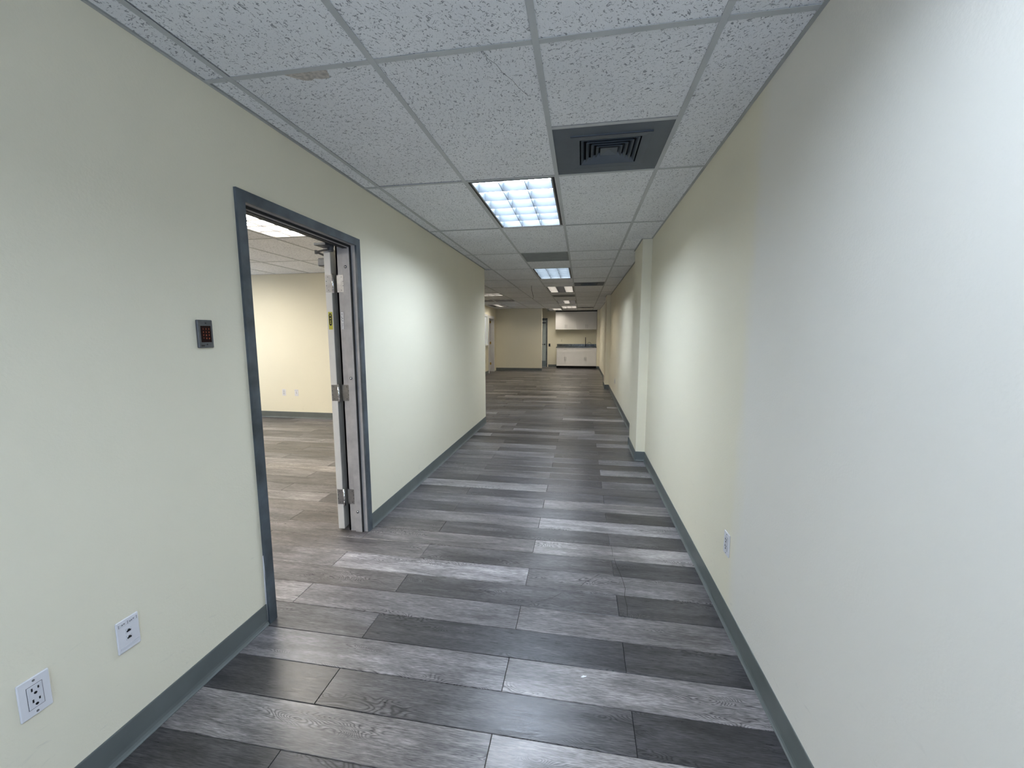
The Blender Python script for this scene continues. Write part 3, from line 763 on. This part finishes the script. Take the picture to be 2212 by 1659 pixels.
# ------------------------------------------------------------------ wall plates
def plate_parts(t, w_=.070, h_=.114, d=.006):
    p = MB(); p.box(-w_ / 2, w_ / 2, -d, -.0002, -h_ / 2, h_ / 2, .0022); return p.build('cover_plate', M_white, t)
def slots(m_, zc_, y):
    m_.box(-.0085, -.0055, y, y - .0012, zc_ + .001, zc_ + .010); m_.box(.0055, .0085, y, y - .0012, zc_ + .002, zc_ + .009)
    m_.cyl((0, y, zc_ - .007), (0, y - .0012, zc_ - .007), .0036, 12)
def outlet(label, loc, rz, group='power outlets on the walls', pm_=None):
    t = thing('power_outlet', label, 'outlet', loc, rz, group); cp = plate_parts(t)
    if pm_: cp.data.materials[0] = pm_
    r = MB(); r.box(-.0175, .0175, -.0066, -.0061, -.0345, .0345); r.build('insert_gap', M_ink, t)
    r = MB(); r.box(-.0165, .0165, -.0078, -.0061, -.0335, .0335, .0008); r.build('receptacle', pm_ or M_white2, t)
    s = MB(); slots(s, .017, -.0078); slots(s, -.017, -.0078); s.build('slots', M_black, t)
    for z in (.047, -.047): MB().cyl((0, -.006, z), (0, -.0072, z), .0032, 10).build('screw', M_steel, t)
    return t
def dataplate(label, loc, rz):
    t = thing('data_plate', label, 'data plate', loc, rz, 'data plates on the walls'); plate_parts(t)
    lw = MB(); lw.box(-.029, .029, -.0068, -.0061, .035, .048, .0006); lw.build('label_window', M_white2, t)
    s = MB()
    for x0, x1 in ((-.0285, -.0275), (-.001, 0.0), (.0275, .0285)): s.box(x0, x1, -.0072, -.0068, .036, .0475)
    for x, z in ((-.019, .041), (-.013, .042), (.010, .0405), (.016, .042), (.005, .040)): s.box(x, x + .004, -.0072, -.0068, z - .001, z + .002)
    s.build('label_print', M_ink, t)
    lw = MB(); lw.box(-.029, .029, -.0068, -.0061, -.046, -.036, .0006); lw.build('lower_label_window', M_white2, t)
    for z in (.012, -.012):
        k = MB(); k.box(-.009, .009, -.0072, -.0061, z - .0085, z + .0085); k.build('jack_insert', M_white2, t)
        k = MB(); k.prism([(-.0065, -.0045), (.0065, -.0045), (.0065, .001), (.003, .001), (.003, .0045), (-.003, .0045), (-.003, .001), (-.0065, .001)], lambda a, b, tt: (a, tt, b + z), -.0072, -.0078); k.build('jack', M_black, t)
    return t
outlet('white power outlet low on the left wall at the bottom left edge of the photo', (XL, .797, .4135), PI / 2)
dataplate('white two-jack data plate low on the left wall between power outlet and door', (XL, 1.04, .4155), PI / 2)
outlet('white power outlet on the right wall seen at a steep angle', (XR, 2.043, .402), -PI / 2)
outlet('left one of the two white wall plates inside the side room', (-5.042, YP, .443), 0)
dataplate('right one of the two white wall plates inside the side room', (-4.803, YP, .441), 0)
t = outlet('tiny white outlet far along the right wall between the pilasters', (XR, 8.98, .42), -PI / 2)
t = outlet('cream outlet barely visible on the cream wall above the worktop', (-.86, YK, 1.16), 0, pm_=M_ivory)

# paint chip lying on the planks
m_ = MB(); cx_, cy_ = (0.033, 1.574)
m_.prism([(-.011, -.004), (-.003, -.006), (.004, -.002), (.011, .001), (.013, .006), (.006, .004), (.001, .006), (-.006, .001)], lambda a, b, t: (cx_ + a, cy_ + b, t), .0004, .0018)
tag(m_.build('paint_chip', M_trimw), 'tiny white paint chip lying on a light plank in the foreground', 'paint chip')

# keypad
kp = thing('door_keypad', 'dark steel access keypad with glowing red digits left of the open door', 'keypad', (XL, 1.431, 1.430), PI / 2)
p = MB(); p.box(-.034, .034, -.011, -.0002, -.056, .056, .0025); p.build('backplate', M_dkst, kp)
p = MB(); p.box(-.0225, .0235, -.0118, -.0108, -.0335, .0325, .0008); p.build('lens', M_screen, kp)
for z in (.043, -.0425): MB().cyl((.002, -.0109, z), (.002, -.0120, z), .0032, 10).build('screw', M_black, kp)
p = MB(); p.box(-.024, -.010, -.0116, -.0108, -.050, -.044); p.build('maker_plate', M_black, kp)
keys = ['1', '2', '3', '4', '5', '6', '7', '8', '9', '*', '0', '#']
dg = bpy.context.evaluated_depsgraph_get()
for i, ch in enumerate(keys):
    cu = bpy.data.curves.new('digit', 'FONT'); cu.body = ch; cu.size = .0082; cu.align_x = 'CENTER'; cu.align_y = 'CENTER'; cu.extrude = .0002
    tmp = bpy.data.objects.new('digit_curve', cu); COL.objects.link(tmp)
    dg.update(); me = bpy.data.meshes.new_from_object(tmp.evaluated_get(dg)); me.materials.clear(); me.materials.append(M_digit)
    bpy.data.objects.remove(tmp); bpy.data.curves.remove(cu)
    d = bpy.data.objects.new('digit', me); COL.objects.link(d); d.parent = kp
    d.rotation_euler = (PI / 2, 0, 0); d.location = (-.0115 + .0125 * (i % 3), -.0121, .0195 - .0125 * (i // 3))

# ------------------------------------------------------------------ kitchenette
CF, UF = YK - .60, YK - .33
def pull_v(t, x, y, z0, z1):
    h = MB(); h.tube([(x, y, z0 + .008), (x, y - .028, z0 + .008)], .004, 8); h.tube([(x, y, z1 - .008), (x, y - .028, z1 - .008)], .004, 8); h.tube([(x, y - .028, z0), (x, y - .028, z1)], .0055, 8)
    return h
def shaker(m_, x0, x1, z0, z1, y, rail=.055):
    m_.box(x0, x0 + rail, y - .02, y, z0, z1, .001); m_.box(x1 - rail, x1, y - .02, y, z0, z1, .001)
    m_.box(x0 + rail, x1 - rail, y - .02, y, z0, z0 + rail, .001); m_.box(x0 + rail, x1 - rail, y - .02, y, z1 - rail, z1, .001)
    m_.box(x0 + rail, x1 - rail, y - .008, y, z0 + rail, z1 - rail)
def base_cab(x0, x1, label, handle):
    o = ((x0 + x1) / 2, CF, 0); t = thing('base_cabinet', label, 'cabinet', o, 0, 'kitchenette base cabinets')
    MB().box(x0 + .001, x1 - .001, CF, YK - .002, .10, .868).build('carcass', M_cab, t, o)
    MB().box(x0 + .001, x1 - .001, CF + .07, YK - .01, .001, .10).build('toe_kick', M_cabd, t, o)
    m_ = MB(); shaker(m_, x0 + .004, x1 - .004, .715, .862, CF, .038); dr = m_.build('drawer', M_cab, t, o)
    if handle:
        h = MB(); xm = (x0 + x1) / 2
        h.tube([(xm - .06, CF - .02, .788), (xm - .06, CF - .048, .788)], .004, 8); h.tube([(xm + .06, CF - .02, .788), (xm + .06, CF - .048, .788)], .004, 8); h.tube([(xm - .068, CF - .048, .788), (xm + .068, CF - .048, .788)], .0055, 8)
        h.build('handle', M_steel, dr, o)
    xm = (x0 + x1) / 2
    for a, b, hx2 in ((x0 + .004, xm - .002, xm - .028), (xm + .002, x1 - .004, xm + .028)):
        m_ = MB(); shaker(m_, a, b, .104, .708, CF); d = m_.build('door', M_cab, t, o)
        pull_v(t, hx2, CF - .02, .33, .48).build('handle', M_steel, d, o)
    return t
KX = (-1.04, -.30, .622)
base_cab(KX[0], KX[1], 'white shaker base cabinet with a handled drawer, left half under the worktop', True)
base_cab(KX[1], KX[2], 'white shaker sink base cabinet with a blank drawer front, right half under the worktop', False)
def upper_cab(x0, x1, label):
    o = ((x0 + x1) / 2, UF, 1.63); t = thing('wall_cabinet', label, 'cabinet', o, 0, 'kitchenette wall cabinets')
    z0, z1 = 1.63, 2.385
    MB().box(x0 + .001, x1 - .001, UF, YK - .002, z0, z1).build('carcass', M_cab, t, o)
    xm = (x0 + x1) / 2
    for a, b, hx2 in ((x0 + .003, xm - .002, xm - .034), (xm + .002, x1 - .003, xm + .034)):
        m_ = MB(); m_.box(a, b, UF - .02, UF - .0005, z0 + .003, z1 - .003, .002); d = m_.build('door', M_cab, t, o)
        pull_v(t, hx2, UF - .02, z0 + .06, z0 + .21).build('handle', M_steel, d, o)
UX = (-1.115, -.222, .622)
upper_cab(UX[0], UX[1], 'left white flat-front wall cabinet above the worktop')
upper_cab(UX[1], UX[2], 'right white flat-front wall cabinet next to the right wall')
MB_ = MB(); MB_.box(UX[0], UX[2], UF + .02, YK - .002, 2.386, ZC - .004); o = MB_.build('cabinet_gap_shade', M_cabd)  # dark strip stands in for the shade above the wall cabinets
tag(o, 'dark strip painted as the shade in the gap between wall cabinets and ceiling', 'shade strip')
o_ = (KX[0], CF, .87)
wt = thing('worktop', 'dark speckled granite worktop with a low upstand', 'worktop', o_)
MB().box(KX[0] - .02, .623, CF - .035, YK - .002, .8685, .905, .003).build('slab', M_gran, wt, o_)
MB().box(KX[0] - .02, .623, YK - .024, YK - .002, .905, 1.01, .002).build('upstand', M_gran, wt, o_)
sx_ = .165; o_ = (sx_, YK - .10, .905)
fa = thing('kitchen_faucet', 'tall black faucet standing on the granite worktop', 'faucet', o_)
m_ = MB(); m_.cyl((sx_, YK - .10, .9055), (sx_, YK - .10, .93), .028, 16); m_.build('base', M_black, fa, o_)
m_ = MB(); m_.tube([(sx_, YK - .10, .93), (sx_, YK - .10, 1.22), (sx_, YK - .12, 1.27), (sx_, YK - .17, 1.29), (sx_, YK - .22, 1.27), (sx_, YK - .24, 1.21), (sx_, YK - .24, 1.15)], .014, 10); m_.build('spout', M_black, fa, o_, True)
m_ = MB(); m_.tube([(sx_ + .02, YK - .10, .96), (sx_ + .07, YK - .12, .985)], .009, 8); m_.build('lever', M_black, fa, o_, True)
sx2 = .27; o_ = (sx2, YK - .10, .905)
f2 = thing('filter_tap', 'thin curved metal filter tap right of the black faucet', 'faucet', o_)
m_ = MB(); m_.cyl((sx2, YK - .10, .9055), (sx2, YK - .10, .94), .018, 12); m_.build('base', M_dkst, f2, o_)
m_ = MB(); m_.tube([(sx2, YK - .10, .94), (sx2, YK - .10, 1.05), (sx2 + .02, YK - .11, 1.085), (sx2 + .06, YK - .13, 1.09), (sx2 + .11, YK - .15, 1.06), (sx2 + .145, YK - .16, 1.025)], .008, 8); m_.build('spout', M_dkst, f2, o_, True)

# far grey-blue steel door left of the kitchenette
o_ = (KX1, YK, 0); d2 = struct_empty('door_2', o_)
m_ = MB(); m_.box(KX1 - .004, KX1 + .048, YK - .014, YK - .0005, 0, KZ + .10); m_.box(KX0 - .05, KX1 - .004, YK - .014, YK - .0005, KZ - .004, KZ + .10); m_.box(KX0 - .05, KX0, YK - .014, YK - .0005, 0, KZ - .004)
m_.build('door_frame', M_frame, d2, o_)
m_ = MB(); m_.box(KX0 + .004, KX1 - .006, YK + .03, YK + .075, .01, KZ - .006, .002); l2 = m_.build('door_leaf', M_bdoor, d2, o_)
m_ = MB(); m_.box(KX0 + .02, KX1 - .02, YK + .0275, YK + .0297, .02, .27); m_.build('kick_plate', M_kick, l2, o_)
m_ = MB(); m_.tube([(KX1 - .07, YK + .0295, .99), (KX1 - .07, YK - .03, .99), (KX1 - .19, YK - .03, .99)], .010, 8); m_.cyl((KX1 - .07, YK + .0295, .99), (KX1 - .07, YK + .018, .99), .03, 14)
m_.build('lever_handle', M_black, l2, o_, True)
m_ = MB(); m_.box(KX0 + .3, KX1 - .02, YK - .05, YK + .029, KZ - .13, KZ - .06, .004); m_.build('closer_body', M_dkst, l2, o_)
sw = thing('wall_switch', 'small black wall reader beside the blue steel door', 'switch', (-1.39, YK, .965), 0)
m_ = MB(); m_.box(-.036, .036, -.014, -.0002, -.06, .06, .006); m_.build('housing', M_black, sw)
m_ = MB(); m_.cyl((0, -.014, .02), (0, -.0155, .02), .006, 10); m_.build('indicator', M_dkst, sw)

# far left doorway with white casing, and the window beside it
o_ = (XA, DY1, 0); d3 = struct_empty('door_3', o_)
m_ = MB(); cwid = .085
m_.box(XA + .0005, XA + .018, DY0 - cwid, DY0 + .004, 0, DZ + cwid); m_.box(XA + .0005, XA + .018, DY1 - .004, DY1 + cwid, 0, DZ + cwid); m_.box(XA + .0005, XA + .018, DY0 + .004, DY1 - .004, DZ - .004, DZ + cwid)
m_.build('casing', M_trimw, d3, o_)
m_ = MB(); m_.box(XA - T, XA + .0005, DY1 - .018, DY1, 0, DZ); m_.box(XA - T, XA + .0005, DY0, DY0 + .018, 0, DZ); m_.box(XA - T, XA + .0005, DY0 + .018, DY1 - .018, DZ - .018, DZ)
m_.build('jamb', M_trimw, d3, o_)
m_ = MB(); m_.box(XA - T - .80, XA - T - .005, DY1 - .055, DY1 - .019, .01, DZ - .022); l3 = m_.build('door_leaf', M_trimw, d3, o_)
for z in (1.86, 1.06, .26):
    m_ = MB(); m_.cyl((XA - T - .002, DY1 - .058, z), (XA - T - .002, DY1 - .058, z + .09), .009, 8); m_.box(XA - T + .002, XA - T + .04, DY1 - .0205, DY1 - .018, z, z + .09); m_.build('hinge', M_brass, l3, o_)
o_ = (XA, WY1, WZ0); wn = struct_empty('window_1', o_)
m_ = MB(); m_.box(XA + .0005, XA + .018, WY0 - .07, WY0, WZ0, WZ1 + .07); m_.box(XA + .0005, XA + .018, WY1, WY1 + .07, WZ0, WZ1 + .07); m_.box(XA + .0005, XA + .018, WY0, WY1, WZ1, WZ1 + .07)
m_.build('window_frame', M_trimw, wn, o_)
m_ = MB(); m_.box(XA - .06, XA + .05, WY0 - .09, WY1 + .09, WZ0 - .035, WZ0 - .0005, .004); m_.build('window_sill', M_trimw, wn, o_)
m_ = MB(); m_.box(XA - .075, XA - .069, WY0 + .002, WY1 - .002, WZ0 + .002, WZ1 - .002)
gl = bpy.data.materials.new('window_glass'); gl.use_nodes = True; gb = gl.node_tree.nodes['Principled BSDF']
gb.inputs['Transmission Weight'].default_value = 1; gb.inputs['Roughness'].default_value = 0.02; gb.inputs['IOR'].default_value = 1.45; gb.inputs['Base Color'].default_value = (.95, .97, .97, 1)
m_.build('pane', gl, wn, o_)
for i in range(16):                       # vertical blind, one slat each
    y = WY0 + .06 + (WY1 - WY0 - .12) * i / 15
    m_ = MB(); m_.add([(XA - .052, y - .035, WZ0 + .02), (XA - .030, y + .035, WZ0 + .02), (XA - .030, y + .035, WZ1 - .03), (XA - .052, y - .035, WZ1 - .03),
                       (XA - .050, y - .036, WZ0 + .02), (XA - .028, y + .034, WZ0 + .02), (XA - .028, y + .034, WZ1 - .03), (XA - .050, y - .036, WZ1 - .03)],
                      [(0, 1, 2, 3), (7, 6, 5, 4), (0, 4, 5, 1), (3, 2, 6, 7), (0, 3, 7, 4), (1, 5, 6, 2)])
    m_.build('blind_slat', M_blind, wn, o_)
